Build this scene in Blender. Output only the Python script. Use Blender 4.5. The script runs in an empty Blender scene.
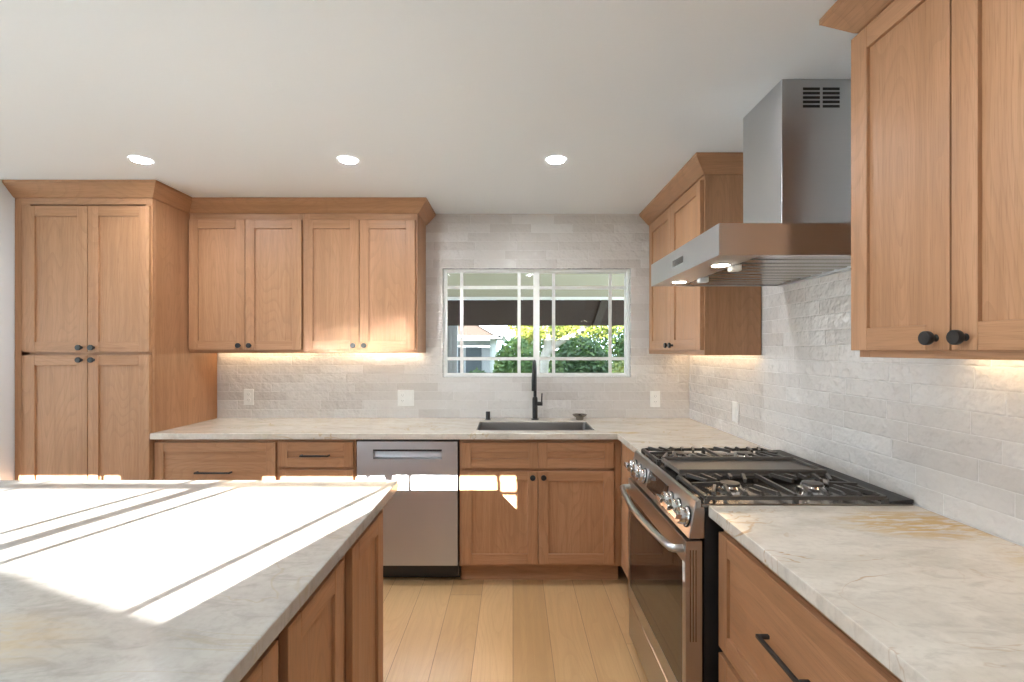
import bpy, bmesh, math, random
from mathutils import Vector, Matrix
random.seed(7)
scene = bpy.context.scene
C = scene.collection

# ------------------------------------------------------------------ camera, sky, sun, exposure
EYE = 1.403
cam_d = bpy.data.cameras.new('camera')
cam = bpy.data.objects.new('camera', cam_d); C.objects.link(cam)
cam.location = (0, 0, EYE); cam.rotation_euler = (math.pi/2, 0, 0)
cam_d.sensor_width = 36.0; cam_d.lens = 480/1024*36
cam_d.shift_x = -1/1024; cam_d.shift_y = 9/1024
cam_d.clip_start = 0.05
scene.camera = cam
scene.view_settings.view_transform = 'Standard'
scene.view_settings.look = 'None'
scene.view_settings.gamma = 1.0
scene.view_settings.use_curve_mapping = False
scene.view_settings.exposure = 0.28
try:
    scene.cycles.use_denoising = True
    scene.cycles.blur_glossy = 0.15
    scene.cycles.sample_clamp_indirect = 0.0
except Exception:
    pass

W = bpy.data.worlds.new('sky'); scene.world = W; W.use_nodes = True
bg = W.node_tree.nodes['Background']
bg.inputs[0].default_value = (0.70, 0.85, 1.0, 1); bg.inputs[1].default_value = 6.5

sun_d = bpy.data.lights.new('sun', 'SUN'); sun = bpy.data.objects.new('sun', sun_d); C.objects.link(sun)
sun_d.energy = 64; sun_d.angle = math.radians(0.22); sun_d.color = (1.0, 0.985, 0.96)
SUN = Vector((0.325, 1.0, -0.3275))
sun.location = (-3, -8, 6); sun.rotation_euler = SUN.to_track_quat('-Z', 'Y').to_euler()
CAN_LIGHT = 400.0
STRIP_LIGHT = 17.0
HOOD_LIGHT = 30.0

# ------------------------------------------------------------------ node helpers
class NT:
    def __init__(s, name):
        s.m = bpy.data.materials.new(name); s.m.use_nodes = True
        s.t = s.m.node_tree; s.t.nodes.clear()
        s.out = s.t.nodes.new('ShaderNodeOutputMaterial')
    def n(s, typ, **kw):
        nd = s.t.nodes.new(typ)
        for k, v in kw.items(): setattr(nd, k, v)
        return nd
    def put(s, sock, v):
        if isinstance(v, bpy.types.NodeSocket): s.t.links.new(v, sock)
        elif v is not None: sock.default_value = v
    def math(s, op, a, b=None, c=None, clamp=False):
        nd = s.n('ShaderNodeMath', operation=op, use_clamp=clamp)
        s.put(nd.inputs[0], a); s.put(nd.inputs[1], b)
        if c is not None: s.put(nd.inputs[2], c)
        return nd.outputs[0]
    def noise(s, vec, scale=5, detail=2, rough=.5, dist=0, dim='3D'):
        nd = s.n('ShaderNodeTexNoise', noise_dimensions=dim)
        s.put(nd.inputs['Vector'], vec); nd.inputs['Scale'].default_value = scale
        nd.inputs['Detail'].default_value = detail; nd.inputs['Roughness'].default_value = rough
        nd.inputs['Distortion'].default_value = dist
        return nd.outputs['Fac']
    def mapping(s, vec, scale=(1,1,1), loc=(0,0,0), rot=(0,0,0)):
        nd = s.n('ShaderNodeMapping'); s.put(nd.inputs['Vector'], vec)
        nd.inputs['Scale'].default_value = scale; nd.inputs['Location'].default_value = loc; nd.inputs['Rotation'].default_value = rot
        return nd.outputs[0]
    def ramp(s, fac, stops):
        nd = s.n('ShaderNodeValToRGB'); s.put(nd.inputs[0], fac)
        e = nd.color_ramp.elements
        e[0].position, e[0].color = stops[0][0], (*stops[0][1], 1)
        e[1].position, e[1].color = stops[-1][0], (*stops[-1][1], 1)
        for p, c in stops[1:-1]:
            k = e.new(p); k.color = (*c, 1)
        return nd.outputs[0]
    def fac(s, v, lo, hi, a=0.0, b=1.0, smooth=True):
        nd = s.n('ShaderNodeMapRange', interpolation_type='SMOOTHSTEP' if smooth else 'LINEAR')
        s.put(nd.inputs[0], v)
        for i, x in ((1, lo), (2, hi), (3, a), (4, b)): nd.inputs[i].default_value = x
        return nd.outputs[0]
    def mix(s, f, a, b, mode='MIX'):
        nd = s.n('ShaderNodeMix', data_type='RGBA', blend_type=mode)
        s.put(nd.inputs[0], f)
        for i, v in ((6, a), (7, b)):
            if isinstance(v, tuple) and len(v) == 3: v = (*v, 1)
            s.put(nd.inputs[i], v)
        return nd.outputs[2]
    def bump(s, h, strength=1, dist=.001, normal=None):
        nd = s.n('ShaderNodeBump'); s.put(nd.inputs['Height'], h)
        nd.inputs['Strength'].default_value = strength; nd.inputs['Distance'].default_value = dist
        if normal is not None: s.put(nd.inputs['Normal'], normal)
        return nd.outputs[0]
    def principled(s, color, rough=.5, metal=0, normal=None, spec=None, coat=None, coat_rough=.05):
        nd = s.n('ShaderNodeBsdfPrincipled')
        if isinstance(color, tuple) and len(color) == 3: color = (*color, 1)
        s.put(nd.inputs['Base Color'], color); s.put(nd.inputs['Roughness'], rough); s.put(nd.inputs['Metallic'], metal)
        if normal is not None: s.put(nd.inputs['Normal'], normal)
        if spec is not None: nd.inputs['Specular IOR Level'].default_value = spec
        if coat is not None:
            nd.inputs['Coat Weight'].default_value = coat; nd.inputs['Coat Roughness'].default_value = coat_rough
        s.t.links.new(nd.outputs[0], s.out.inputs[0]); return nd
    def objco(s): return s.n('ShaderNodeTexCoord').outputs['Object']
    def pos(s): return s.n('ShaderNodeNewGeometry').outputs['Position']
    def uv(s): return s.n('ShaderNodeTexCoord').outputs['UV']
    def xyz(s, v):
        nd = s.n('ShaderNodeSeparateXYZ'); s.put(nd.inputs[0], v); return nd.outputs
    def comb(s, x=0., y=0., z=0.):
        nd = s.n('ShaderNodeCombineXYZ')
        for i, v in enumerate((x, y, z)): s.put(nd.inputs[i], v)
        return nd.outputs[0]

def plain(name, col, rough=.5, metal=0, spec=None, nscale=40, namp=.06, bump=0):
    s = NT(name); co = s.objco()
    f = s.noise(co, nscale, 3)
    c = s.mix(f, tuple(x*(1-namp) for x in col), tuple(min(1, x*(1+namp)) for x in col))
    nrm = s.bump(f, 1, bump) if bump else None
    s.principled(c, rough, metal, nrm, spec); return s.m

def wood(name, dark, mid, light, rough=.42, cath=.25):
    s = NT(name); uv = s.uv()
    broad = s.noise(s.mapping(uv, (.5, 7, 1)), 1, 3, .55, dim='2D')
    streak = s.noise(s.mapping(uv, (1.2, 45, 1)), 1, 3, .6, dim='2D')
    fine = s.noise(s.mapping(uv, (9, 420, 1)), 1, 2, .6, dim='2D')
    # cathedral figure: contour lines of a stretched low noise
    cont = s.noise(s.mapping(uv, (.9, 5.5, 1), (3.3, 1.7, 0)), 1, 1, .4, dim='2D')
    ring = s.math('FRACT', s.math('MULTIPLY', cont, 17))
    ring = s.fac(ring, .55, 1.0)
    v = s.math('ADD', s.math('MULTIPLY', broad, .55), s.math('MULTIPLY', streak, .45))
    c = s.ramp(v, [(.30, dark), (.5, mid), (.70, light)])
    c = s.mix(s.math('MULTIPLY', ring, cath), c, tuple(x*.80 for x in mid))
    c = s.mix(s.fac(fine, .52, .74, 0, .42), c, tuple(x*.70 for x in dark))
    nrm = s.bump(fine, .35, .0006)
    s.principled(c, s.fac(streak, .3, .7, rough-.05, rough+.08), 0, nrm, spec=.4); return s.m

WOOD = wood('honey_oak', (.345,.170,.080), (.425,.217,.110), (.49,.265,.143), cath=.42)
FLOOR = None

def floor_mat():
    s = NT('oak_planks'); p = s.xyz(s.objco())
    w, L = .18, 1.9
    u = s.math('DIVIDE', p[0], w); row = s.math('FLOOR', u)
    wn = s.n('ShaderNodeTexWhiteNoise', noise_dimensions='1D'); s.put(wn.inputs['W'], row)
    v = s.math('ADD', s.math('DIVIDE', p[1], L), s.math('MULTIPLY', wn.outputs[0], 7.3)); col = s.math('FLOOR', v)
    w2 = s.n('ShaderNodeTexWhiteNoise', noise_dimensions='2D'); s.put(w2.inputs['Vector'], s.comb(row, col))
    r = w2.outputs[0]
    fu = s.math('FRACT', u); fv = s.math('FRACT', v)
    du = s.math('MULTIPLY', s.math('MINIMUM', fu, s.math('SUBTRACT', 1, fu)), w)
    dv = s.math('MULTIPLY', s.math('MINIMUM', fv, s.math('SUBTRACT', 1, fv)), L)
    seam = s.fac(s.math('MINIMUM', du, dv), .0004, .0016)
    gx = s.comb(s.math('ADD', p[0], s.math('MULTIPLY', r, 9)), s.math('ADD', p[1], s.math('MULTIPLY', r, 31)), 0)
    streak = s.noise(s.mapping(gx, (38, 1.3, 1)), 1, 3, .6, dim='2D')
    fine = s.noise(s.mapping(gx, (300, 8, 1)), 1, 2, .6, dim='2D')
    cont = s.noise(s.mapping(gx, (5, .9, 1)), 1, 1, .4, dim='2D')
    ring = s.fac(s.math('FRACT', s.math('MULTIPLY', cont, 15)), .5, 1)
    c = s.ramp(s.math('ADD', s.math('MULTIPLY', streak, .5), s.math('MULTIPLY', r, .5)),
               [(.2, (.48,.295,.135)), (.5, (.57,.36,.175)), (.8, (.63,.41,.21))])
    c = s.mix(s.math('MULTIPLY', ring, .22), c, (.45,.27,.13))
    c = s.mix(s.fac(fine, .55, .8, 0, .3), c, (.40,.24,.12))
    c = s.mix(seam, (.20,.12,.06), c)
    s.principled(c, s.fac(streak, .3, .7, .32, .45), 0, s.bump(s.math('ADD', s.math('MULTIPLY', fine, .2), seam), .5, .0012), spec=.4)
    return s.m

def tile_mat(name, axis, h=.0635, L=.30, z0=.914, shift=0.0):
    s = NT(name); P = s.xyz(s.objco()); X = P[axis]; Z = P[2]
    v = s.math('DIVIDE', s.math('SUBTRACT', Z, z0), h); row = s.math('FLOOR', v)
    wn = s.n('ShaderNodeTexWhiteNoise', noise_dimensions='1D'); s.put(wn.inputs['W'], s.math('ADD', row, 3.7+shift))
    half = s.math('MULTIPLY', s.math('MODULO', s.math('ABSOLUTE', row), 2), .5)
    off = s.math('ADD', half, s.math('MULTIPLY', wn.outputs[0], .45))
    u = s.math('ADD', s.math('DIVIDE', X, L), s.math('ADD', off, shift)); col = s.math('FLOOR', u)
    fu = s.math('FRACT', u); fv = s.math('FRACT', v)
    w2 = s.n('ShaderNodeTexWhiteNoise', noise_dimensions='2D'); s.put(w2.inputs['Vector'], s.comb(row, s.math('ADD', col, .37)))
    r = w2.outputs[0]; rc = s.n('ShaderNodeSeparateColor'); s.put(rc.inputs[0], w2.outputs[1])
    du = s.math('MULTIPLY', s.math('MINIMUM', fu, s.math('SUBTRACT', 1, fu)), L)
    dv = s.math('MULTIPLY', s.math('MINIMUM', fv, s.math('SUBTRACT', 1, fv)), h)
    wob = s.noise(s.objco(), 55, 2)
    d = s.math('ADD', s.math('MINIMUM', du, dv), s.math('MULTIPLY', s.math('SUBTRACT', wob, .5), .0022))
    tile = s.fac(d, .0004, .0019)
    edge = s.fac(d, 0.0, .006)
    c = s.ramp(r, [(0, (.58,.535,.50)), (.3, (.61,.57,.535)), (.65, (.65,.61,.575)), (1, (.68,.65,.62))])
    cloud = s.noise(s.objco(), 9, 3)
    c = s.mix(s.fac(cloud, .35, .75, 0, .30), c, (.66,.62,.59))
    c = s.mix(tile, (.66,.63,.60), c)
    tilt = s.math('ADD', s.math('MULTIPLY', s.math('SUBTRACT', fu, .5), s.math('MULTIPLY', s.math('SUBTRACT', rc.outputs[0], .5), .0045)),
                  s.math('MULTIPLY', s.math('SUBTRACT', fv, .5), s.math('MULTIPLY', s.math('SUBTRACT', rc.outputs[1], .5), .0028)))
    off3 = s.comb(s.math('MULTIPLY', r, 13), s.math('MULTIPLY', r, 7), 0)
    va = s.n('ShaderNodeVectorMath', operation='ADD'); s.put(va.inputs[0], s.objco()); s.put(va.inputs[1], off3)
    wav = s.math('ADD', s.math('MULTIPLY', s.noise(va.outputs[0], 22, 2, .5), .0095), s.math('MULTIPLY', s.noise(va.outputs[0], 62, 2, .5), .0024))
    hgt = s.math('ADD', s.math('ADD', tilt, wav), s.math('MULTIPLY', edge, .0010))
    s.principled(c, s.fac(tile, 0, 1, .65, .07), 0, s.bump(hgt, 1.0, 1.0), spec=.55)
    return s.m

def stone(name, base, cloud, dark, vein, vein_amt=.7, gold=None, rough=.12):
    s = NT(name); co = s.objco()
    big = s.noise(s.mapping(co, (1.3, 2.6, 1.5), rot=(0,0,.5)), 1.7, 5, .6, 1.2)
    mid = s.noise(s.mapping(co, (2, 5, 3), rot=(0,0,.6)), 5, 5, .65, .8)
    fine = s.noise(co, 60, 3, .6)
    c = s.mix(s.fac(big, .35, .68), base, cloud)
    c = s.mix(s.fac(mid, .46, .72, 0, .55), c, dark)
    c = s.mix(s.fac(fine, .4, .75, 0, .25), c, dark)
    vn = s.noise(s.mapping(co, (1.0, 1.9, 1), rot=(0,0,.75)), 2.1, 4, .55, 1.2)
    line = s.math('ABSOLUTE', s.math('SUBTRACT', vn, .5))
    msk = s.fac(s.noise(co, 2.6, 2), .42, .62)
    c = s.mix(s.math('MULTIPLY', s.fac(line, .0, .011, vein_amt, 0), msk), c, vein)
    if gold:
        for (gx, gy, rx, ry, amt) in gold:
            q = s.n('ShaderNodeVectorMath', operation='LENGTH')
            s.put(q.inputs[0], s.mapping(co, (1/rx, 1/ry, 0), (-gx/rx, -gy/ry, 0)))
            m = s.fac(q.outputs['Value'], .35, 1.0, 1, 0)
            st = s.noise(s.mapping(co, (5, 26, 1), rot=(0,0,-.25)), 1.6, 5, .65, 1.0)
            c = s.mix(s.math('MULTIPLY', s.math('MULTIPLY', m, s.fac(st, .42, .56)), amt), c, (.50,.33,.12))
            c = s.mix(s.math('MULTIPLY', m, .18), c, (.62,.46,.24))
    s.principled(c, s.fac(fine, .3, .7, rough-.03, rough+.05), 0, s.bump(fine, .15, .0004), spec=.5)
    return s.m

def steel(name, col=(.60,.60,.61), rough=.27, axis=0, metal=1.0):
    s = NT(name); co = s.objco()
    sc = [260, 260, 260]; sc[axis] = 1.5
    f = s.noise(s.mapping(co, tuple(sc)), 1, 2, .5)
    c = s.mix(f, tuple(x*.98 for x in col), tuple(min(1, x*1.02) for x in col))
    nd = s.principled(c, rough, metal)
    nd.inputs['Anisotropic'].default_value = .8
    tg = s.n('ShaderNodeTangent', direction_type='UV_MAP', uv_map='UVMap'); s.put(nd.inputs['Tangent'], tg.outputs[0])
    return s.m

def emit(name, col, strength):
    s = NT(name); e = s.n('ShaderNodeEmission'); e.inputs[0].default_value = (*col, 1); e.inputs[1].default_value = strength
    s.t.links.new(e.outputs[0], s.out.inputs[0]); return s.m

def pane_mat():
    s = NT('clear_glass')
    tr = s.n('ShaderNodeBsdfTransparent'); tr.inputs[0].default_value = (.95,.96,.955,1)
    gl = s.n('ShaderNodeBsdfGlossy'); gl.inputs['Roughness'].default_value = .01
    lw = s.n('ShaderNodeFresnel'); lw.inputs[0].default_value = 1.45; hf = s.math('MULTIPLY', lw.outputs[0], .45)
    mx = s.n('ShaderNodeMixShader'); s.t.links.new(hf, mx.inputs[0])
    s.t.links.new(tr.outputs[0], mx.inputs[1]); s.t.links.new(gl.outputs[0], mx.inputs[2]); s.t.links.new(mx.outputs[0], s.out.inputs[0])
    return s.m

def leaf_mat(name, a, b, c):
    s = NT(name); f = s.noise(s.objco(), 3.2, 4, .7)
    col = s.ramp(f, [(.32, a), (.5, b), (.68, c)])
    d = s.n('ShaderNodeBsdfPrincipled'); s.put(d.inputs['Base Color'], col); d.inputs['Roughness'].default_value = .55
    t = s.n('ShaderNodeBsdfTranslucent'); s.put(t.inputs[0], col)
    mx = s.n('ShaderNodeMixShader'); mx.inputs[0].default_value = .3
    s.t.links.new(d.outputs[0], mx.inputs[1]); s.t.links.new(t.outputs[0], mx.inputs[2]); s.t.links.new(mx.outputs[0], s.out.inputs[0])
    return s.m

FLOOR = floor_mat()
TILE_B = tile_mat('glazed_tile_back', 0)
TILE_R = tile_mat('glazed_tile_right', 1, shift=.23)
PAINT = plain('white_paint', (.78,.80,.815), .6, nscale=90, namp=.012, bump=.0003)
CEIL = plain('ceiling_paint', (.81,.85,.88), .7, nscale=120, namp=.01, bump=.0003)
STONE_I = stone('grey_cream_quartzite', (.43,.41,.38), (.36,.34,.315), (.26,.245,.22), (.34,.28,.18), .35,
                gold=[(-.95,.80,.30,.12,.2)])
STONE_B = stone('cream_quartzite', (.66,.60,.525), (.575,.515,.445), (.43,.38,.32), (.45,.30,.13), .6,
                gold=[(.66,2.84,.12,.05,.8)])
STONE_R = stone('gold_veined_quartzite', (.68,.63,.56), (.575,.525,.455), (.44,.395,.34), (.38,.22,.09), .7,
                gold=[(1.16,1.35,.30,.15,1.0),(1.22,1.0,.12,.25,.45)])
STEEL = steel('brushed_steel', rough=.30, axis=0)
STEEL_V = steel('brushed_steel_upright', (.50,.505,.53), .36, axis=0)
STEEL_Y = steel('brushed_steel_range', (.52,.515,.51), .28, axis=1)
CHROME = plain('polished_steel', (.72,.71,.70), .12, 1.0, nscale=20, namp=.03)
STRAIN = plain('worn_steel', (.30,.275,.25), .25, 1.0)
BLACK = plain('matte_black', (.012,.012,.013), .42)
BLACKG = plain('black_gloss', (.012,.012,.012), .12)
IRON = plain('cast_iron', (.055,.049,.045), .36, bump=.0004, nscale=300, namp=.15)
GRIDDLE = plain('griddle_iron', (.10,.088,.08), .38, nscale=120, namp=.1)
ENAMEL = plain('dark_enamel', (.10,.095,.09), .22, .6)
HOB = plain('hob_steel', (.30,.275,.255), .20, .9)
OVEN = plain('oven_glass', (.022,.016,.013), .03, 0, spec=1.0)
WHITE = plain('white_plastic', (.80,.79,.76), .35)
VINYL = plain('white_vinyl', (.78,.78,.76), .4)
DARKIN = plain('dark_recess', (.015,.014,.013), .7)
GLASS = pane_mat()
CAN = emit('lamp_glow', (.91, .96, 1.0), CAN_LIGHT)
STRIP = emit('warm_strip_glow', (1.0, .74, .44), STRIP_LIGHT)
STEEL_H = steel('brushed_steel_hood', (.55,.555,.57), .30, axis=0)
STEEL_F = steel('filter_steel', (.42,.395,.37), .22, axis=0)
HOODL = emit('hood_lamp_glow', (1.0, .90, .74), HOOD_LIGHT)

# ------------------------------------------------------------------ mesh helpers
class MB:
    def __init__(s):
        s.bm = bmesh.new(); s.uv = s.bm.loops.layers.uv.new('UVMap')
    def _uv(s, faces, g):
        gi = 'xyz'.index(g); ox, oy = random.uniform(0, 60), random.uniform(0, 60)
        for f in faces:
            f.normal_update(); n = f.normal
            k = max(range(3), key=lambda i: abs(n[i]))
            if k == gi: a, b = [i for i in range(3) if i != gi]
            else: a = gi; b = [i for i in range(3) if i not in (gi, k)][0]
            for l in f.loops:
                co = l.vert.co; l[s.uv].uv = (co[a]+ox, co[b]+oy)
    def add(s, vs, fs, g='z', smooth=False):
        v = [s.bm.verts.new(p) for p in vs]; out = []
        for f in fs:
            fc = s.bm.faces.new([v[i] for i in f]); fc.smooth = smooth; out.append(fc)
        s._uv(out, g); return s
    def box(s, x0, x1, y0, y1, z0, z1, g='z'):
        vs = [(x,y,z) for z in (z0,z1) for y in (y0,y1) for x in (x0,x1)]
        return s.add(vs, [(0,2,3,1),(4,5,7,6),(0,1,5,4),(2,6,7,3),(0,4,6,2),(1,3,7,5)], g)
    def prism(s, pts, axis, a0, a1, g='z'):
        """profile pts (2D) extruded along axis: x -> (y,z), y -> (x,z), z -> (x,y)"""
        def mk(p, a):
            return {'x': (a,p[0],p[1]), 'y': (p[0],a,p[1]), 'z': (p[0],p[1],a)}[axis]
        n = len(pts); vs = [mk(p,a0) for p in pts]+[mk(p,a1) for p in pts]
        fs = [tuple(range(n-1,-1,-1)), tuple(range(n,2*n))]+[(i,(i+1)%n,n+(i+1)%n,n+i) for i in range(n)]
        return s.add(vs, fs, g)
    def tube(s, pts, r, seg=10, closed=False, g='z'):
        pts = [Vector(p) for p in pts]; n = len(pts); rs = r if isinstance(r, (list,tuple)) else [r]*n
        rings = []; up = None
        for i, p in enumerate(pts):
            if closed: d = pts[(i+1)%n]-pts[i-1]
            else: d = (pts[min(i+1,n-1)]-pts[max(i-1,0)])
            d.normalize()
            if up is None: up = d.orthogonal().normalized()
            up = (up - d*up.dot(d)).normalized(); w = d.cross(up)
            rings.append([p+(up*math.cos(2*math.pi*k/seg)+w*math.sin(2*math.pi*k/seg))*rs[i] for k in range(seg)])
        vs = [q for rg in rings for q in rg]; fs = []
        for i in range(n if closed else n-1):
            a, b = i*seg, ((i+1)%n)*seg
            for k in range(seg): fs.append((a+k, a+(k+1)%seg, b+(k+1)%seg, b+k))
        if not closed: fs += [tuple(range(seg-1,-1,-1)), tuple(range((n-1)*seg, n*seg))]
        return s.add(vs, fs, g, True)
    def lathe(s, prof, c=(0,0,0), axis='z', seg=20, cap=True):
        """prof = [(r, h)...] along axis; axis may be '-y' etc."""
        sg = -1 if axis[0] == '-' else 1; ax = axis[-1]; vs = []; fs = []
        for r, h in prof:
            for k in range(seg):
                a = 2*math.pi*k/seg; p, q, t = r*math.cos(a), r*math.sin(a), h*sg
                o = {'z': (p,q,t), 'x': (t,p,q), 'y': (p,t,q)}[ax]
                vs.append(tuple(c[i]+o[i] for i in range(3)))
        for i in range(len(prof)-1):
            for k in range(seg): fs.append((i*seg+k, i*seg+(k+1)%seg, (i+1)*seg+(k+1)%seg, (i+1)*seg+k))
        if cap:
            fs += [tuple(range(seg-1,-1,-1)), tuple(range((len(prof)-1)*seg, len(prof)*seg))]
        return s.add(vs, fs, 'z', True)
    def build(s, name, mat, parent=None, bevel=0, loc=None, seg=1, recalc=True, autosmooth=True):
        if recalc: bmesh.ops.recalc_face_normals(s.bm, faces=s.bm.faces)
        me = bpy.data.meshes.new(name); s.bm.to_mesh(me); s.bm.free()
        me.materials.append(mat)
        if autosmooth and any(p.use_smooth for p in me.polygons):
            try: me.set_sharp_from_angle(angle=math.radians(40))
            except Exception: pass
        o = bpy.data.objects.new(name, me); C.objects.link(o)
        if parent is not None: o.parent = parent
        if loc is not None: o.location = loc
        if bevel:
            b = o.modifiers.new('edge', 'BEVEL'); b.width = bevel; b.segments = seg; b.limit_method = 'ANGLE'; b.angle_limit = math.radians(50)
        return o

def tag(o, label, cat, group=None, kind=None):
    if label: o['label'] = label
    if cat: o['category'] = cat
    if group: o['group'] = group
    if kind: o['kind'] = kind
    return o
def thing(name, label, cat, loc=(0,0,0), rz=0, group=None):
    o = bpy.data.objects.new(name, None); C.objects.link(o); o.empty_display_size = .1
    o.location = loc; o.rotation_euler = (0,0,rz); return tag(o, label, cat, group)
def struct(name, mb, mat, parent=None, bevel=0):
    o = mb.build(name, mat, parent, bevel)
    if parent is None: o['kind'] = 'structure'
    return o
def dup(root, loc, label, group=None):
    r = root.copy(); C.objects.link(r); r.location = loc; r['label'] = label
    if group: r['group'] = group
    for ch in list(root.children):
        c = ch.copy(); C.objects.link(c); c.parent = r
        for g in list(ch.children):
            d = g.copy(); C.objects.link(d); d.parent = c
    return r

# ------------------------------------------------------------------ room shell
YB, XR, ZC = 3.46, 1.272, 2.385
XL = -6.2; YR = -1.45
struct('floor', MB().box(XL-.1, XR+.12, YR-.12, YB+.12, -.12, 0), FLOOR)
struct('ceiling', MB().box(XL-.5, XR+.5, YR-.45, YB+.42, ZC, ZC+.22), CEIL)
struct('roof', MB().prism([(YR-.5,ZC+.221),(YB+.45,ZC+.221),(1.0,4.75)], 'x', XL-.6, XR+.6), plain('shade_roof_shingle', (.10,.09,.085), .85))  # unseen, tall ridge added to shade the garden beyond the window
# kitchen window opening in back wall
WX0, WX1, WZ0, WZ1 = -.507, .850, 1.207, 1.992
wb = MB()
wb.box(-2.945, WX0, YB, YB+.12, 0, ZC); wb.box(WX1, XR+.12, YB, YB+.12, 0, ZC)
wb.box(WX0, WX1, YB, YB+.12, 0, WZ0); wb.box(WX0, WX1, YB, YB+.12, WZ1, ZC)
struct('wall_back', wb, TILE_B)
struct('wall_right', MB().box(XR, XR+.12, YR, YB, 0, ZC), TILE_R)
struct('wall_left', MB().box(-3.07, -2.945, 2.755, YB, 0, ZC), PAINT)
struct('wall_back_left', MB().box(XL, -2.945, YB+.001, YB+.12, 0, ZC), PAINT)
# rear wall with two windows letting the low sun in
def windows_in_wall():
    mb = MB(); xs = []
    for cx in (-3.18-1.29, -2.1475): xs += [(cx-.79, cx+.79)]
    z0, z1 = .86, 2.113
    edges = [XL-1.3]+[v for p in xs for v in p]+[XR+.12]  # run past the left wall, added to keep sun off its opening
    for i in range(0, len(edges), 2): mb.box(edges[i], edges[i+1], YR-.12, YR, 0, ZC)
    for a, b in xs: mb.box(a, b, YR-.12, YR, 0, z0); mb.box(a, b, YR-.12, YR, z1, ZC)
    struct('wall_rear', mb, PAINT)
    return xs, z0, z1
rear_x, rz0, rz1 = windows_in_wall()
# unseen far left wall; its wide glazed opening is added for daylight
wl = MB(); wl.box(XL-.12, XL, YR, -.9, 0, ZC); wl.box(XL-.12, XL, 2.9, YB+.12, 0, ZC); wl.box(XL-.12, XL, -.9, 2.9, 2.15, ZC)
struct('wall_far_left', wl, PAINT)
# unseen outdoor wall added to shade the lower panes of the rear windows
nb = MB(); yn = -3.2
nb.prism([(-11,-.1),(3,-.1),(3,1.66),(-2.02,2.255),(-2.553,2.318),(-11,3.31)], 'y', yn-.2, yn)
struct('wall_shade_outdoor', nb, PAINT)

def window(name, x0, x1, z0, z1, y, depth=.05, bar=.105, mw=.0115):
    """two-panel sliding window with a border grid"""
    w = thing(name, None, None, ((x0+x1)/2, y, z0)); w['kind'] = 'structure'
    cx = (x0+x1)/2; X0, X1, H = x0-cx, x1-cx, z1-z0; fr = .019
    m = MB(); m.box(X0, X0+fr, 0, depth, 0, H); m.box(X1-fr, X1, 0, depth, 0, H); m.box(X0+fr, X1-fr, 0, depth, 0, fr); m.box(X0+fr, X1-fr, 0, depth, H-fr, H)
    m.build('window_frame', VINYL, w, .003)
    for k, (a, b, yy) in enumerate(((X0+fr, .022, .010), (-.022, X1-fr, .030))):
        s_ = MB(); d0, d1 = yy, yy+.018; sl = .008 if k == 0 else .012
        ea = sl if k == 0 else .044; eb = .044 if k == 0 else sl
        s_.box(a, a+ea, d0, d1, fr, H-fr); s_.box(b-eb, b, d0, d1, fr, H-fr)
        s_.box(a+ea, b-eb, d0, d1, fr, fr+.008); s_.box(a+ea, b-eb, d0, d1, H-fr-.008, H-fr)
        so = s_.build('sash', VINYL, w, .002)
        g0, g1, h0, h1 = a+ea, b-eb, fr+.008, H-fr-.008
        mm = MB(); ym = (d0+d1)/2
        for xx in (g0+bar, g1-bar): mm.box(xx-mw, xx+mw, ym-.005, ym+.005, h0, h1)
        for zz in (h0+bar, h1-bar): mm.box(g0, g1, ym-.0055, ym+.0055, zz-mw, zz+mw)
        mm.build('muntin_grid', VINYL, so)
        MB().box(g0, g1, ym-.0015, ym+.0015, h0, h1).build('pane', GLASS, so)
    return w
window('window_1', WX0+.0005, WX1-.0005, WZ0+.0005, WZ1-.0005, YB+.03, .06)
for i, (a, b) in enumerate(rear_x):
    window('window_%d' % (i+2), a+.004, b-.004, rz0+.004, rz1-.004, YR-.09, .05, mw=.0108)
gl = thing('window_4', None, None, (XL-.06, 1.0, 0)); gl['kind'] = 'structure'  # out-of-view glazing, added to let sky light in
m = MB()
for yy in (-1.9, -.64, .60, 1.86): m.box(-.03, .03, yy, yy+.04, 0, 2.15)
m.box(-.03, .03, -1.86, 1.86, 0, .05); m.box(-.03, .03, -1.86, 1.86, 2.1, 2.15)
m.build('window_frame', VINYL, gl)
for a, b in ((-1.86,-.64),(-.60,.60),(.64,1.86)): MB().box(-.003,.003,a,b,.05,2.1).build('pane', GLASS, gl)

# ------------------------------------------------------------------ cabinets
def shaker(mb, x0, x1, z0, z1, yf=-.021, t=.020, fw=.06, rec=.009, g='z'):
    mb.box(x0, x0+fw, yf, yf+t, z0, z1, 'z'); mb.box(x1-fw, x1, yf, yf+t, z0, z1, 'z')
    mb.box(x0+fw, x1-fw, yf, yf+t, z0, z0+fw, 'x'); mb.box(x0+fw, x1-fw, yf, yf+t, z1-fw, z1, 'x')
    mb.box(x0+fw-.001, x1-fw+.001, yf+rec, yf+t-.001, z0+fw-.001, z1-fw+.001, g)
def knob(parent, x, z, yf=-.021):
    MB().lathe([(.0085,0),(.006,.003),(.0055,.014),(.0150,.0155),(.0162,.018),(.0162,.026),(.0150,.028)], (x, yf, z), '-y', 18).build('knob', BLACK, parent)
def pull(parent, x, z, ln=.17, yf=-.021):
    m = MB(); h = ln/2
    m.box(x-h, x+h, yf-.032, yf-.022, z-.005, z+.005)
    m.box(x-h, x-h+.010, yf-.0225, yf, z-.005, z+.005); m.box(x+h-.010, x+h, yf-.0225, yf, z-.005, z+.005)
    m.build('pull', BLACK, parent, .0015)
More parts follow.
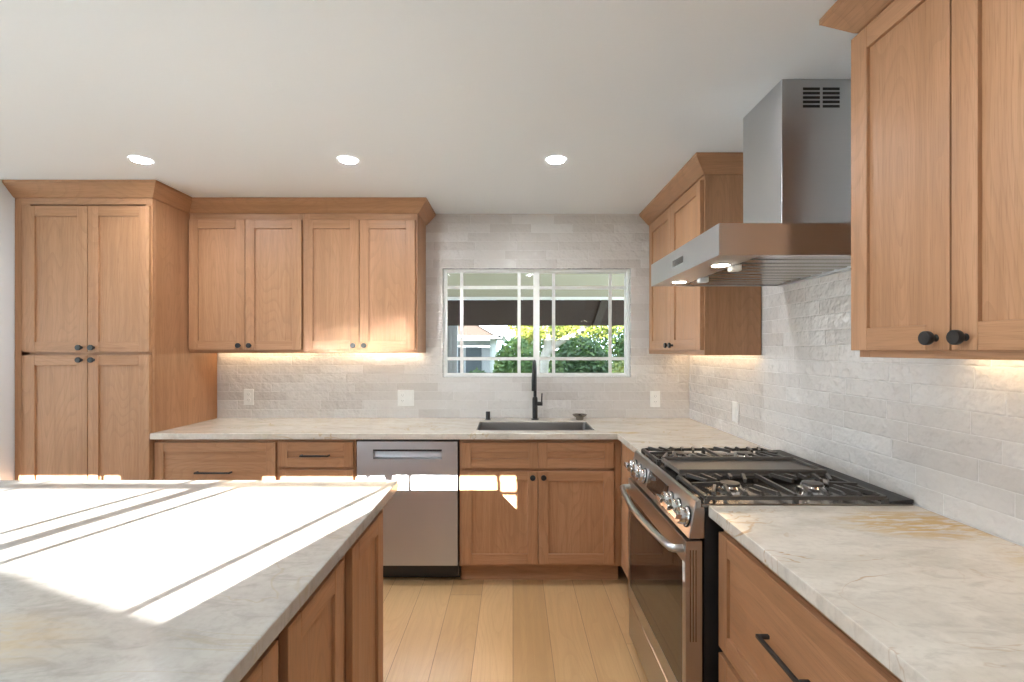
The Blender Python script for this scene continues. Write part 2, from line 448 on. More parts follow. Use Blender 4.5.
def cabinet(name, label, cat, loc, rz, w, d, h, rails, stiles, group=None, toe=0, upper=False, hollow=False):
    """local frame: x 0..w along the front, front frame at y=0, back at y=d, z 0..h"""
    t = thing(name, label, cat, loc, rz, group)
    b = MB(); z0 = toe
    if upper:
        b.box(0, .018, .02, d, 0, h); b.box(w-.018, w, .02, d, 0, h); b.box(.018, w-.018, .02, d, .022, h, 'x')
    elif hollow:
        b.box(0, .018, .02, d, z0, h); b.box(w-.018, w, .02, d, z0, h); b.box(.018, w-.018, .02, d, z0, z0+.018, 'x'); b.box(.018, w-.018, d-.012, d, z0+.018, h, 'x')
    else:
        b.box(0, w, .02, d, z0, h)
    b.build('body', WOOD, t, .001)
    f = MB()
    sx = [0]+stiles+[w-.038]
    f.box(0, .038, 0, .02, z0, h, 'z'); f.box(w-.038, w, 0, .02, z0, h, 'z')
    for s_ in stiles: f.box(s_-.019, s_+.019, 0, .02, z0+.03, h-.03, 'z')
    f.box(.038, w-.038, 0, .02, h-.038, h, 'x'); f.box(.038, w-.038, 0, .02, z0, z0+.03, 'x')
    for r in rails: f.box(.038, w-.038, 0.0005, .0195, r-.015, r+.015, 'x')
    f.build('face_frame', WOOD, t, .001)
    if toe: MB().box(0.002, w-.002, .075, d, 0, toe-.0005, 'x').build('toe_kick', WOOD, t)
    return t
def door(t, x0, x1, z0, z1, kn=None, fw=.06):
    m = MB(); shaker(m, x0, x1, z0, z1, fw=fw); o = m.build('door', WOOD, t, .0013)
    if kn: knob(o, *kn)
    return o
def drawer(t, x0, x1, z0, z1, pl=None, fw=.055):
    m = MB(); shaker(m, x0, x1, z0, z1, fw=fw, g='x'); o = m.build('drawer', WOOD, t, .0013)
    if pl: pull(o, *pl)
    return o
RIGHT, EAST = -math.pi/2, math.pi/2

# pantry
px0, px1, pyf = -2.943, -2.130, 2.835
pw = px1-px0
t = cabinet('pantry_cabinet', 'tall oak pantry cupboard with four doors standing left of the long counter', 'cabinet', (px0, pyf, 0), 0, pw, YB-.003-pyf, 2.300, [1.382], [], toe=.11)
MB().box(.0385, .092, .0005, .0195, .112, 2.298, 'z').build('filler', WOOD, t, .001)
dx0, dxm, dx1 = -2.866-px0, -2.4945-px0, -2.122-px0-.012
for (a, b, kx) in ((dx0, dxm-.002, dxm-.036), (dxm+.002, dx1, dxm+.036)):
    door(t, a, b, 1.391, 2.249, (kx, 1.417)); door(t, a, b, .13, 1.373, (kx, 1.345))

# back wall uppers
UYF = 3.155; UZ0, UZ1 = 1.383, 2.300
ux = [-2.127, -1.375, -.627]
for i in range(2):
    x0, x1 = ux[i]+.0005, ux[i+1]-.0005; w = x1-x0
    t = cabinet('upper_cabinet', ('two-door oak wall cupboard beside the tall pantry' if i == 0 else 'two-door oak wall cupboard beside the window, with sunlight across its lower doors'),
                'cabinet', (x0, UYF, UZ0), 0, w, YB-.003-UYF, UZ1-UZ0, [], [], 'oak wall cupboards', upper=True)
    e0, e1 = (.008, w-.007) if i == 0 else (.007, w-.013)
    mid = (e0+e1)/2
    door(t, e0, mid-.002, .020, .873, (mid-.035, .049)); door(t, mid+.002, e1, .020, .873, (mid+.035, .049))

# right wall uppers: local x runs towards the camera
RXF = .98
t = cabinet('upper_cabinet', 'two-door oak wall cupboard in the corner behind the hood', 'cabinet', (RXF, YB-.003, 1.376), RIGHT, YB-.003-2.452, XR-.003-RXF, 2.300-1.376, [], [], 'oak wall cupboards', upper=True)
w = YB-.003-2.452
door(t, w-.010-.916, w-.010-.460, .026, .899, (w-.470-.036, .055)); door(t, w-.010-.456, w-.010, .026, .899, (w-.466+.036, .055))
t = cabinet('upper_cabinet', 'large oak wall cupboard nearest the camera, right of the hood, with round black knobs', 'cabinet', (RXF, 1.357, 1.383), RIGHT, .637, XR-.003-RXF, 2.300-1.383, [], [], 'oak wall cupboards', upper=True)
door(t, -.006, .302, .019, .900, (.302-.034, .047)); door(t, .306, .632, .019, .900, (.306+.034, .047))

# crown mouldings
def crown(label, path, zb=2.3005):
    prof = [(-.012, zb), (.004, zb), (.010, zb+.004), (.066, ZC-.020), (.070, ZC-.017), (.070, ZC-.001), (-.012, ZC-.001)]
    P = [Vector(p) for p in path]; n = len(P); outs = []
    for i in range(n):
        ns = []
        if i > 0: d = (P[i]-P[i-1]).normalized(); ns.append(Vector((d.y, -d.x)))
        if i < n-1: d = (P[i+1]-P[i]).normalized(); ns.append(Vector((d.y, -d.x)))
        v = ns[0] if len(ns) == 1 else (ns[0]+ns[1])/(1+ns[0].dot(ns[1]))
        outs.append(v)
    m = MB(); k = len(prof)
    base = P[len(P)//2]
    for i in range(n-1):
        d = P[i+1]-P[i]; g = 'x' if abs(d.x) > abs(d.y) else 'y'
        vs = []
        for j in (i, i+1):
            for (o, z) in prof: q = P[j]+outs[j]*o-base; vs.append((q.x, q.y, z-zb))
        m.add(vs, [(a, (a+1)%k, k+(a+1)%k, k+a) for a in range(k)]+[tuple(range(k-1,-1,-1)), tuple(range(k,2*k))], g)
    o = m.build('crown_molding', WOOD, None, .0, loc=(base.x, base.y, zb))
    tag(o, label, 'molding', 'oak crown mouldings', 'thing')
crown('long oak crown moulding over the pantry and the cupboards left of the window', [(-2.943,2.835),(-2.130,2.835),(-2.130,3.155),(-.627,3.155),(-.627,3.458)])
crown('oak crown moulding over the corner cupboard behind the hood', [(.98,3.458),(.98,2.452),(1.270,2.452)])
crown('oak crown moulding over the cupboard nearest the camera, cut off by the frame', [(1.270,1.357),(.98,1.357),(.98,.72)])

# under-cabinet light strips
def light_strip(label, loc, rz, ln):
    t = thing('light_strip', label, 'light', loc, rz, 'strips under the wall cupboards')
    MB().box(-ln/2, ln/2, -.010, .010, .004, .0095).build('housing', WHITE, t)
    MB().box(-ln/2+.003, ln/2-.003, -.008, .008, 0, .004).build('diffuser', STRIP, t)
light_strip('warm light strip glowing under the cupboards left of the window', (-1.377, 3.415, 1.3895), 0, 1.45)
light_strip('warm light strip glowing under the corner cupboard behind the hood', (1.215, 2.955, 1.3875), EAST, .95)
light_strip('warm light strip glowing under the cupboard nearest the camera', (1.228, 1.04, 1.3945), EAST, .58)

# base cabinets on the back wall
BYF = 2.86; BZ = .877
def base(label, x0, x1, fronts, cat='cabinet', rails=(), stiles=(), name='base_cabinet', hollow=False):
    return cabinet(name, label, cat, (x0, BYF, 0), 0, x1-x0, YB-.003-BYF, BZ, list(rails), list(stiles), 'oak base cupboards', toe=.115, hollow=hollow)
x0, x1 = -2.129, -1.399
t = base('oak base unit of wide drawers next to the pantry', x0, x1, 0, rails=[.495]); w = x1-x0
drawer(t, .006, w-.007, .506, .856, (w/2, .681, .21)); drawer(t, .006, w-.007, .135, .486, (w/2, .31, .21))
x0, x1 = -1.398, -.934
t = base('narrow oak base unit with one short drawer left of the dishwasher', x0, x1, 0, rails=[.70]); w = x1-x0
drawer(t, .007, w-.012, .710, .858, (w/2, .781, .17)); drawer(t, .007, w-.012, .43, .692, (w/2, .56, .17)); drawer(t, .007, w-.012, .135, .412, (w/2, .275, .17))
x0, x1 = -.318, .6445
t = base('oak sink unit with two doors and round knobs under the window', x0, x1, 0, rails=[.694], stiles=[.467], hollow=True); w = x1-x0
L0, LM, R1 = -.303-x0, .148-x0, .596-x0
drawer(t, L0, LM-.002, .703, .855); drawer(t, LM+.002, R1, .703, .855)
door(t, L0, LM-.002, .135, .686, (LM-.032, .652)); door(t, LM+.002, R1, .135, .686, (LM+.032, .652))
MB().box(R1-.012, w-.0385, .0005, .0195, .115, BZ-.001, 'z').build('filler', WOOD, t, .001)
# corner unit between sink run and range
t = thing('corner_cabinet', 'plain oak corner unit between the sink unit and the range', 'cabinet', (.645, 2.287, 0), 0, 'oak base cupboards')
MB().box(.02, XR-.003-.645, 0, .573, .115, BZ).build('body', WOOD, t, .001)
MB().box(0, .0195, 0, .573, .115, BZ, 'z').build('end_panel', WOOD, t, .001)
MB().box(.06, XR-.003-.645, .002, .573, 0, .1145, 'y').build('toe_kick', WOOD, t)
# right run near the camera: front faces -x
t = cabinet('base_cabinet', 'oak unit of deep drawers right of the range, nearest the camera', 'cabinet', (.656, 1.494, 0), RIGHT, .782, XR-.003-.656, BZ, [.479], [], 'oak base cupboards', toe=.115)
drawer(t, .010, .772, .489, .842, (.386, .692, .175), fw=.058); drawer(t, .010, .772, .135, .470, (.386, .33, .175), fw=.058)
t = cabinet('base_cabinet', 'oak drawer unit under the near end of the right counter, below the frame', 'cabinet', (.656, .710, 0), RIGHT, .76, XR-.003-.656, BZ, [.479], [], 'oak base cupboards', toe=.115)
drawer(t, .010, .75, .489, .842, (.38, .692, .175), fw=.058); drawer(t, .010, .75, .135, .470, (.38, .33, .175), fw=.058)

# ------------------------------------------------------------------ countertops
def slab(name, label, pts, mat, z0=.8785, z1=.914, hole=None, origin=(0,0)):
    bm = bmesh.new(); uvl = bm.loops.layers.uv.new('UVMap'); ed = []
    for loop in [pts]+([hole] if hole else []):
        v = [bm.verts.new((x-origin[0], y-origin[1], z1-z0)) for x, y in loop]
        ed += [bm.edges.new((v[i], v[(i+1)%len(v)])) for i in range(len(v))]
    r = bmesh.ops.triangle_fill(bm, edges=ed, use_beauty=True, use_dissolve=False)
    fs = [f for f in r['geom'] if isinstance(f, bmesh.types.BMFace)]
    ex = bmesh.ops.extrude_face_region(bm, geom=fs)
    for v in [g for g in ex['geom'] if isinstance(g, bmesh.types.BMVert)]: v.co.z = 0
    bmesh.ops.recalc_face_normals(bm, faces=bm.faces)
    me = bpy.data.meshes.new(name); bm.to_mesh(me); bm.free(); me.materials.append(mat)
    o = bpy.data.objects.new(name, me); C.objects.link(o); o.location = (origin[0], origin[1], z0)
    b = o.modifiers.new('edge', 'BEVEL'); b.width = .003; b.segments = 2; b.limit_method = 'ANGLE'; b.angle_limit = math.radians(60)
    return tag(o, label, 'countertop', 'stone worktops')
def rrect(x0, x1, y0, y1, r, n=5):
    out = []
    for cx, cy, a in ((x1-r,y1-r,0),(x0+r,y1-r,90),(x0+r,y0+r,180),(x1-r,y0+r,270)):
        for k in range(n+1):
            q = math.radians(a+90*k/n); out.append((cx+r*math.cos(q), cy+r*math.sin(q)))
    return out
SX0, SX1, SY0, SY1 = -.226, .500, 2.925, 3.300
slab('countertop', 'long cream stone worktop around the sink, turning the corner to the range',
     [(-2.127,3.457),(-2.127,2.81),(.615,2.81),(.615,2.279),(1.269,2.279),(1.269,3.457)], STONE_B, hole=rrect(SX0,SX1,SY0,SY1,.02))
slab('countertop', 'gold-veined stone worktop right of the range, nearest the camera', [(.615,-.06),(1.269,-.06),(1.269,1.512),(.615,1.512)], STONE_R)
slab('countertop', 'sunlit grey stone worktop of the island', [(-2.6,.30),(-.43,.30),(-.43,1.805),(-2.6,1.805)], STONE_I)

# ------------------------------------------------------------------ island cabinets (fronts face +x)
IXF = -.472
t = cabinet('island_cabinet', 'oak island end unit with one door at the far corner by the dishwasher', 'cabinet', (IXF, 1.313, 0), EAST, .432, .60, BZ, [], [], 'oak island units', toe=.115)
door(t, .035, .354, .135, .845)
t = cabinet('island_cabinet', 'oak island end unit with two doors, at the bottom edge of the photo', 'cabinet', (IXF, .36, 0), EAST, .952, .60, BZ, [], [], 'oak island units', toe=.115)
door(t, .604, .918, .135, .845); door(t, .245, .563, .135, .845)
t = thing('island_cabinet', 'oak island body hidden under the sunlit stone worktop', 'cabinet', (-2.55, .36, 0), 0, 'oak island units')
MB().box(0, 2.55-1.0735, .01, 1.372, .115, BZ).build('body', WOOD, t, .001)
m = MB()
for k in range(3): shaker(m, .02+k*.485, .49+k*.485, .135, .845, 1.373)
m.build('panel', WOOD, t, .001)
MB().box(.06, 2.55-1.0735, .07, 1.31, 0, .1145, 'x').build('toe_kick', WOOD, t)

# ------------------------------------------------------------------ dishwasher
dw0, dw1 = -.923, -.328; w = dw1-dw0
t = thing('dishwasher', 'stainless dishwasher with a pocket handle between oak base units', 'dishwasher', (dw0, 2.838, 0))
MB().box(.004, w+.004, 0.10, .58, .012, .868).build('body', BLACK, t)
m = MB(); Z0, Z1 = .128, .862; hx0, hx1, hz0, hz1 = .095, .502, .752, .815
m.box(0, w, 0, .042, Z0, hz0); m.box(0, w, 0, .042, hz1, Z1); m.box(0, hx0, 0, .042, hz0, hz1); m.box(hx1, w, 0, .042, hz0, hz1)
m.build('door', STEEL_V, t)
m = MB(); m.prism([(.0405,hz0),(.0405,hz1),(.034,hz1),(.026,hz0+.012),(.002,hz0+.006),(.002,hz0)], 'x', hx0, hx1)
m.build('handle', STEEL_V, t)
MB().box(hx0, hx1, .004, .030, hz1-.012, hz1-.0005).build('handle_lip', BLACK, t)
MB().box(0, w, .05, .099, .050, .120).build('toe_kick', BLACK, t)

# ------------------------------------------------------------------ sink, faucet, dispenser, strainer
sx, sy = (SX0+SX1)/2, (SY0+SY1)/2
t = thing('kitchen_sink', 'stainless undermount sink set in the worktop under the window', 'sink', (sx, sy, .70))
def ring_mesh(loops):
    m = MB(); vs = []; fs = []; n = len(loops[0])
    for lp in loops: vs += lp
    for i in range(len(loops)-1):
        for k in range(n): fs.append((i*n+k, i*n+(k+1)%n, (i+1)*n+(k+1)%n, (i+1)*n+k))
    fs.append(tuple(range((len(loops)-1)*n, len(loops)*n)))
    m.add(vs, fs, 'z', False); return m
def lp(grow, z, r): return [(x-sx, y-sy, z) for x, y in rrect(SX0-grow, SX1+grow, SY0-grow, SY1+grow, r)]
ring_mesh([lp(-.0006,.0,.03), lp(-.0006,.206,.0195), lp(-.003,.206,.0185), lp(-.006,.02,.03), lp(-.022,.004,.04)]).build('basin', steel('sink_steel', (.33,.31,.30), .33), t, recalc=False)
MB().lathe([(.045,.0045),(.042,.008),(.03,.005),(.028,.003)], (0,.03,0), 'z', 24).build('drain', CHROME, t)
fx, fy = .155, 3.375
t = thing('faucet', 'tall matte black faucet behind the sink', 'faucet', (fx, fy, .914), -.10)
MB().lathe([(.027,0),(.027,.006),(.0185,.008),(.0185,.150),(.0165,.152),(.0165,.158)], (0,0,0), 'z', 24).build('base', BLACK, t)
arc = [(0,0,.15+.02*k) for k in range(9)]
R = .085
for k in range(0, 19):
    a = math.pi*k/18*1.02; arc.append((0, -R+R*math.cos(a), .325+R*math.sin(a)))
MB().tube(arc, .0115, 14).build('spout', BLACK, t)
e = arc[-1]
MB().lathe([(.0125,0),(.0145,.004),(.0145,.075),(.0135,.095),(.0122,.11)], (0, e[1], e[2]-.105), 'z', 18).build('spray_head', BLACK, t)
m = MB(); m.lathe([(.0145,0),(.0145,.036),(.013,.038)], (.015,0,.112), 'x', 18); m.tube([(.046,0,.112),(.047,0,.14),(.049,0,.185)], [.0055,.005,.0045], 10)
m.build('lever', BLACK, t)
t = thing('air_gap_cap', 'small black cylinder cap on the worktop left of the sink', 'cap', (-.176, 3.37, .914))
MB().lathe([(.0195,0),(.0195,.004),(.0165,.005)], (0,0,0), 'z', 20).build('flange', BLACK, t)
MB().lathe([(.0155,.005),(.0155,.054),(.0145,.057),(.006,.057)], (0,0,0), 'z', 20).build('cap', BLACK, t)
t = thing('sink_strainer', 'small steel basket strainer lying on the worktop right of the faucet', 'strainer', (.466, 3.355, .914))
MB().lathe([(.020,0),(.026,.003),(.028,.016),(.034,.022),(.046,.030),(.050,.036),(.0505,.040),(.047,.040),(.040,.034),(.030,.028),(.012,.026)], (0,0,0), 'z', 26).build('basket', STRAIN, t)
MB().lathe([(.004,.026),(.004,.036),(.010,.038),(.010,.043),(.006,.045)], (0,0,0), 'z', 16).build('grip', STRAIN, t)

# ------------------------------------------------------------------ range hood
HX, HY0, HY1, HZ0, HZ1 = .651, 1.516, 2.262, 1.703, 1.804
hw, hd = HY1-HY0, XR-.002-HX
# local frame: origin at front/near corner bottom; x depth into wall, y along the wall
t = thing('range_hood', 'stainless chimney range hood on the tiled wall above the range', 'range hood', (HX, HY0, HZ0))
m = MB(); H = HZ1-HZ0; fx0 = .135
m.box(0, fx0, 0, hw, 0, H); m.box(fx0, hd, 0, .018, 0, H); m.box(fx0, hd, hw-.018, hw, 0, H); m.box(hd-.035, hd, .018, hw-.018, 0, H); m.box(fx0, hd-.035, .018, hw-.018, .055, H)
m.build('canopy', STEEL_H, t)
cy0, cy1, cx0 = 1.737-HY0, 2.029-HY0, .972-HX
chim = MB().box(cx0, hd, cy0, cy1, H+.0005, ZC-HZ0-.001).build('chimney', STEEL_H, t, .002)
m = MB(); gx0, gx1 = 1.049-HX, 1.182-HX; gz0, gz1 = 2.281-HZ0, 2.352-HZ0; n = 5; hh = (gz1-gz0)/(n*2-1)
for c0, c1 in ((gx0, (gx0+gx1)/2-.005), ((gx0+gx1)/2+.005, gx1)):
    for k in range(n): m.box(c0, c1, cy0-.0006, cy0+.002, gz0+2*k*hh-.001, gz0+(2*k+1)*hh+.001)
m.build('vent_grille', DARKIN, chim)
MB().box(-.002, .001, 1.838-HY0, 1.953-HY0, .036, .061).build('control_panel', ENAMEL, t)
for yy in (1.70, 2.12):
    l = MB().lathe([(.036,0),(.036,.003)], (.735-HX, yy-HY0, -.0015), 'z', 24).build('lamp_rim', CHROME, t)
    MB().lathe([(.029,0),(.029,.002)], (.735-HX, yy-HY0, -.0022), 'z', 24).build('lamp_lens', HOODL, l)
for a, b in ((.020, hw/2-.001), (hw/2+.001, hw-.020)):
    f = MB(); nb_ = 5; pitch = (b-a)/nb_
    for k in range(nb_):
        y0 = a+k*pitch
        f.prism([(y0+.001,.013),(y0+.013,.003),(y0+pitch-.013,.003),(y0+pitch-.001,.013),(y0+pitch-.001,.022),(y0+.001,.022)], 'x', fx0+.012, hd-.047)
    f.box(fx0+.002, fx0+.014, a, b, .012, .035); f.box(hd-.049, hd-.037, a, b, .012, .035)
    fo = f.build('baffle_filter', STEEL_F, t)
    MB().box(fx0+.002, hd-.037, a, b, .036, .042).build('gap_shade_plate', DARKIN, fo)  # dark sheet standing in for the shade between slats
    c = (1.735 if a < .1 else 2.025)-HY0
    MB().box(fx0-.004, fx0+.034, c-.017, c+.017, -.016, .010).build('latch', VINYL, fo, .003)

# ------------------------------------------------------------------ gas range
RY0, RY1 = 1.5155, 2.2755; rw = RY1-RY0; RX = .606
t = thing('gas_range', 'stainless slide-in gas range with black grates under the hood', 'stove', (RX, RY0, 0))
D = XR-.006-RX
MB().box(0, D, .002, rw-.002, .05, .905).build('body', BLACK, t)
for lx in (.05, D-.05):
    for ly in (.05, rw-.05): MB().lathe([(.018,0),(.018,.0495)], (lx, ly, 0), 'z', 12).build('foot', BLACK, t)
m = MB(); m.prism([(-.026,.905),(-.026,.924),(-.022,.930),(-.012,.928),(-.012,.9055)], 'y', 0, rw); m.build('cooktop_edge', STEEL_Y, t, .001)
MB().box(-.0115, D, 0, rw, .9055, .917).build('cooktop', HOB, t, .002)
m = MB(); m.prism([(D-.075,.9175),(D-.075,.924),(D-.02,.930),(D,.930),(D,.9175)], 'y', .0, rw); m.build('rear_trim', BLACK, t, .001)
# sloping control panel
PA, PB = Vector((-.052, .806)), Vector((-.028, .926))
m = MB(); m.prism([(PA.x,PA.y),(PB.x,PB.y),(-.0265,.9045),(-.0005,.9045),(-.0005,.806)], 'y', 0, rw); panel = m.build('control_panel', STEEL_Y, t, .002)
pn = Vector((-(PB.y-PA.y), 0, (PB.x-PA.x))).normalized(); pt = Vector((PB.x-PA.x, 0, PB.y-PA.y)).normalized()
mid = Vector(((PA.x+PB.x)/2, 0, (PA.y+PB.y)/2))
def on_panel(y, a, o): return Vector((0, y, 0))+mid+pt*a+pn*o
ds = MB(); q = [on_panel(y, a, o) for o in (.0003, .0025) for (y, a) in ((1.765-RY0,-.036),(2.005-RY0,-.036),(2.005-RY0,.036),(1.765-RY0,.036))]
ds.add([tuple(p) for p in q], [(3,2,1,0),(4,5,6,7),(0,1,5,4),(1,2,6,5),(2,3,7,6),(3,0,4,7)]); ds.build('display', OVEN, panel)
def knob_mesh():
    m = MB(); m.lathe([(.030,0),(.031,.005),(.0275,.007),(.027,.026),(.024,.030),(.012,.031)], (0,0,0), 'z', 26)
    m.box(-.0265, .0265, -.0085, .0085, .026, .046); return m
k0 = knob_mesh().build('knob', plain('satin_steel', (.62,.61,.60), .2, 1.0), t, .0012)
rot = pn.to_track_quat('Z', 'Y')
for i, yy in enumerate((1.560, 1.645, 1.725, 2.062, 2.142, 2.222)):
    k = k0 if i == 0 else k0.copy()
    if i: C.objects.link(k); k.parent = t
    k.location = on_panel(yy-RY0, -.004, .0005); k.rotation_mode = 'QUATERNION'; k.rotation_quaternion = rot
    MBr = MB(); MBr.lathe([(.034,0),(.034,.002)], (0,0,-.0002), 'z', 24); r_ = MBr.build('knob_ring', BLACK, k)
# oven door
m = MB(); fxo, bxo = -.060, -.008
gy0, gy1, gz0, gz1 = .032, rw-.032, .300, .725
m.box(fxo, bxo, .002, gy0, .235, .798); m.box(fxo, bxo, gy1, rw-.002, .235, .798); m.box(fxo, bxo, gy0, gy1, .235, gz0); m.box(fxo, bxo, gy0, gy1, gz1, .798)
od = m.build('oven_door', STEEL_Y, t)
MB().box(fxo+.001, bxo-.002, gy0+.0005, gy1-.0005, gz0+.0005, gz1-.0005).build('oven_window', OVEN, od)
m = MB(); hp = []; hpts = 17
for k in range(hpts):
    u = k/(hpts-1); y = .040+u*(rw-.080); b = math.sin(math.pi*u)
    hp.append((fxo-.036-.026*b**.8, y, .764))
m.tube([(fxo+.001,.030,.764),(fxo-.014,.030,.764),(fxo-.028,.033,.764)]+hp+[(fxo-.028,rw-.033,.764),(fxo-.014,rw-.030,.764),(fxo+.001,rw-.030,.764)], .0125, 14); m.build('handle', STEEL_Y, od)
MB().box(fxo-.0008, fxo+.0005, .010, .030, .665, .725).build('sticker', WHITE, od)
sl = MB()
for k in range(3): sl.box(-.047+k*.009, -.044+k*.009, .0012, .003, .48, .77)
sl.build('side_vent', STRAIN, od)
MB().box(fxo+.004, bxo, .002, rw-.002, .055, .222).build('drawer', STEEL_Y, t, .003)
# grates
def grate(y0, y1, x0=.008, x1=D-.085, zt=.946):
    m = MB(); zb = zt-.012; zf = .9172
    def bar(p, q, w=.0048, h=.0062):
        p, q = Vector(p), Vector(q); d = (q-p).normalized(); s_ = d.cross(Vector((0,0,1))).normalized()*w; u = s_.cross(d).normalized()*h
        vs = [tuple(c+a*s_+b*u) for c in (p, q) for a, b in ((-1,-1),(1,-1),(1,1),(-1,1))]
        m.add(vs, [(3,2,1,0),(4,5,6,7),(0,1,5,4),(1,2,6,5),(2,3,7,6),(3,0,4,7)])
    bar((x0,y0,zb),(x1,y0,zb),.006,.006); bar((x0,y1,zb),(x1,y1,zb),.006,.006); bar((x0,y0,zb),(x0,y1,zb),.006,.006); bar((x1,y0,zb),(x1,y1,zb),.006,.006)
    ym = (y0+y1)/2; xm = (x0+x1)/2
    bar((xm,y0,zt-.006),(xm,y1,zt-.006))
    n = 11
    for k in range(n):
        x = x0+(k+.5)*(x1-x0)/n
        if abs(x-xm) < .01: continue
        ctr = x0+(x1-x0)*(.25 if x < xm else .75); dx = (ctr-x)*.35
        for ya, s_ in ((y0,1),(y1,-1)):
            inn = .060 if abs(x-ctr) < .06 else .095
            bar((x,ya,zb+.003),(x,ya+s_*.014,zt-.002)); bar((x,ya+s_*.012,zt-.002),(x+dx,ya+s_*inn,zt-.002))
    for x in (x0, x1): bar((x, ym, zt-.005), ((x0+x1)/2+(x-xm)*.66, ym, zt-.002))
    for x in (x0, xm, x1):
        for y in (y0, y1): m.box(x-.007, x+.007, y-.007, y+.007, zf, zb)
    return m.build('grate', IRON, t)
grate(.008, .262); grate(.512, .750)
m = MB(); gx0, gx1, gy0, gy1 = .016, D-.090, .280, .500
m.box(gx0, gx1, gy0, gy1, .934, .942); m.box(gx0, gx1, gy0, gy0+.010, .942, .956); m.box(gx0, gx1, gy1-.010, gy1, .942, .956)
m.box(gx0, gx0+.012, gy0+.010, gy1-.010, .942, .953); m.box(gx1-.012, gx1, gy0+.010, gy1-.010, .942, .953)
for x in (gx0+.02, gx1-.02):
    for y in (gy0+.02, gy1-.02): m.box(x-.01, x+.01, y-.01, y+.01, .9172, .934)
m.build('griddle', GRIDDLE, t, .002)
for bx_ in (.143, .428):
    for by_ in (.143, .627):
        b = MB().lathe([(.050,.9172),(.048,.930),(.040,.932),(.036,.938),(.034,.938)], (bx_,by_,0), 'z', 26).build('burner', CHROME, t)
        MB().lathe([(.033,.938),(.034,.941),(.032,.946),(.008,.948)], (bx_,by_,0), 'z', 24).build('burner_cap', IRON, b)

# ------------------------------------------------------------------ outlets
def outlet(label, loc, rz, gangs=('duplex',)):
    t = thing('wall_outlet', label, 'outlet', loc, rz, 'white wall plates on the tiles')
    W_ = .072+.046*(len(gangs)-1); MB().box(-W_/2, W_/2, -.006, 0, -.058, .058).build('plate', WHITE, t, .002)
    for i, g in enumerate(gangs):
        cx = (i-(len(gangs)-1)/2)*.046
        if g == 'duplex':
            for zz in (-.020, .020):
                s_ = MB().lathe([(.0165,0),(.0165,.002)], (cx, -.0060, zz), '-y', 18).build('socket', WHITE, t)
                m = MB(); m.box(cx-.0075, cx-.006, -.0085, -.0075, zz-.002, zz+.005); m.box(cx+.006, cx+.0075, -.0085, -.0075, zz-.002, zz+.005); m.box(cx-.0012, cx+.0012, -.0085, -.0075, zz-.008, zz-.0055)
                m.build('slot', DARKIN, s_)
        else:
            MB().box(cx-.0165, cx+.0165, -.0085, -.006, -.033, .033).build('rocker', WHITE, t, .001)
outlet('white outlet plate on the tiles nearest the pantry', (-1.903, YB-.0005, 1.064), 0)
outlet('double white outlet and switch plate on the tiles between pantry and window', (-.772, YB-.0005, 1.058), 0, ('duplex','rocker'))
outlet('white outlet plate on the back wall tiles right of the faucet', (1.024, YB-.0005, 1.050), 0)
outlet('white switch plate on the right tiled wall behind the range', (XR-.0005, 2.738, 1.050), RIGHT, ('rocker',))

# ------------------------------------------------------------------ recessed ceiling lights
def can_light():
    t = thing('recessed_light', '', 'ceiling light', (0,0,ZC), 0, 'recessed ceiling lights')
    MB().lathe([(.052,-.0005),(.052,-.003),(.047,-.005),(.0425,-.004),(.0405,-.002)], (0,0,0), 'z', 28, cap=False).build('trim', WHITE, t)
    MB().lathe([(.0415,-.0025),(.0415,-.004)], (0,0,0), 'z', 28).build('lens', CAN, t)
    return t
c0 = can_light(); c0.location = (-1.922, 2.48, ZC); c0['label'] = 'round recessed ceiling light nearest the pantry'
dup(c0, (-.852, 2.48, ZC), 'round recessed ceiling light above the middle of the sink counter, between the other two lit')
dup(c0, (.222, 2.48, ZC), 'round recessed ceiling light nearest the hood')
for i, xx in enumerate((-1.922, -.852, .222)):  # extra row out of view, added to brighten the room
    dup(c0, (xx, .75, ZC), ('unseen recessed ceiling light added above the left part of the island', 'unseen recessed ceiling light added above the right part of the island', 'unseen recessed ceiling light added above the aisle beside the island')[i])

# ------------------------------------------------------------------ outdoors behind the window
GRASS = plain('lawn', (.16,.20,.07), .9, nscale=6, namp=.35)
BEIGE = plain('beige_soffit_paint', (.40,.37,.28), .7)
BROWN = plain('dark_brown_timber', (.030,.014,.008), .7, nscale=14, namp=.3)
SIDING = plain('pale_siding', (.27,.275,.285), .6)
SHINGLE = plain('brown_shingle', (.026,.014,.008), .8, nscale=30, namp=.3)
BARK = plain('pale_bark', (.34,.31,.27), .8, nscale=12, namp=.25, bump=.004)
GREY = plain('grey_window', (.06,.07,.08), .15)
struct('ground', MB().box(-40, 40, 7.6, 60, -.3, -.15), GRASS)
struct('patio', MB().box(-40, 40, YB+.14, 7.599, -.3, -.15), plain('pale_concrete', (.42,.39,.34), .8))
struct('ground_rear', MB().box(-40, 40, -40, YR-.13, -.3, -.15), GRASS)
t = thing('patio_cover', 'beige patio cover with dark brown header board seen through the window', 'patio cover', (0, 3.7, -.15))
MB().box(-4.5, 4.5, .19, 3.05, 2.30, 2.36, 'y').build('ceiling_panel', BEIGE, t)
MB().box(-4.6, 4.6, 3.055, 3.10, 2.262, 2.36, 'x').build('trim_board', VINYL, t)
MB().box(-4.6, 4.6, 3.105, 3.16, 1.90, 2.262, 'x').build('header_board', BROWN, t)
WORN = plain('worn_brown_timber', (.05,.036,.028), .7)
for k, xx in enumerate((-1.95, 1.30)):
    sg = 1 if k == 0 else -1
    m = MB(); m.prism([(xx-.05,2.255),(xx+.05,2.255),(xx+.05+sg*.12,1.90),(xx-.05+sg*.12,1.90)], 'y', 3.055, 3.104); m.build('brace', WORN, t)
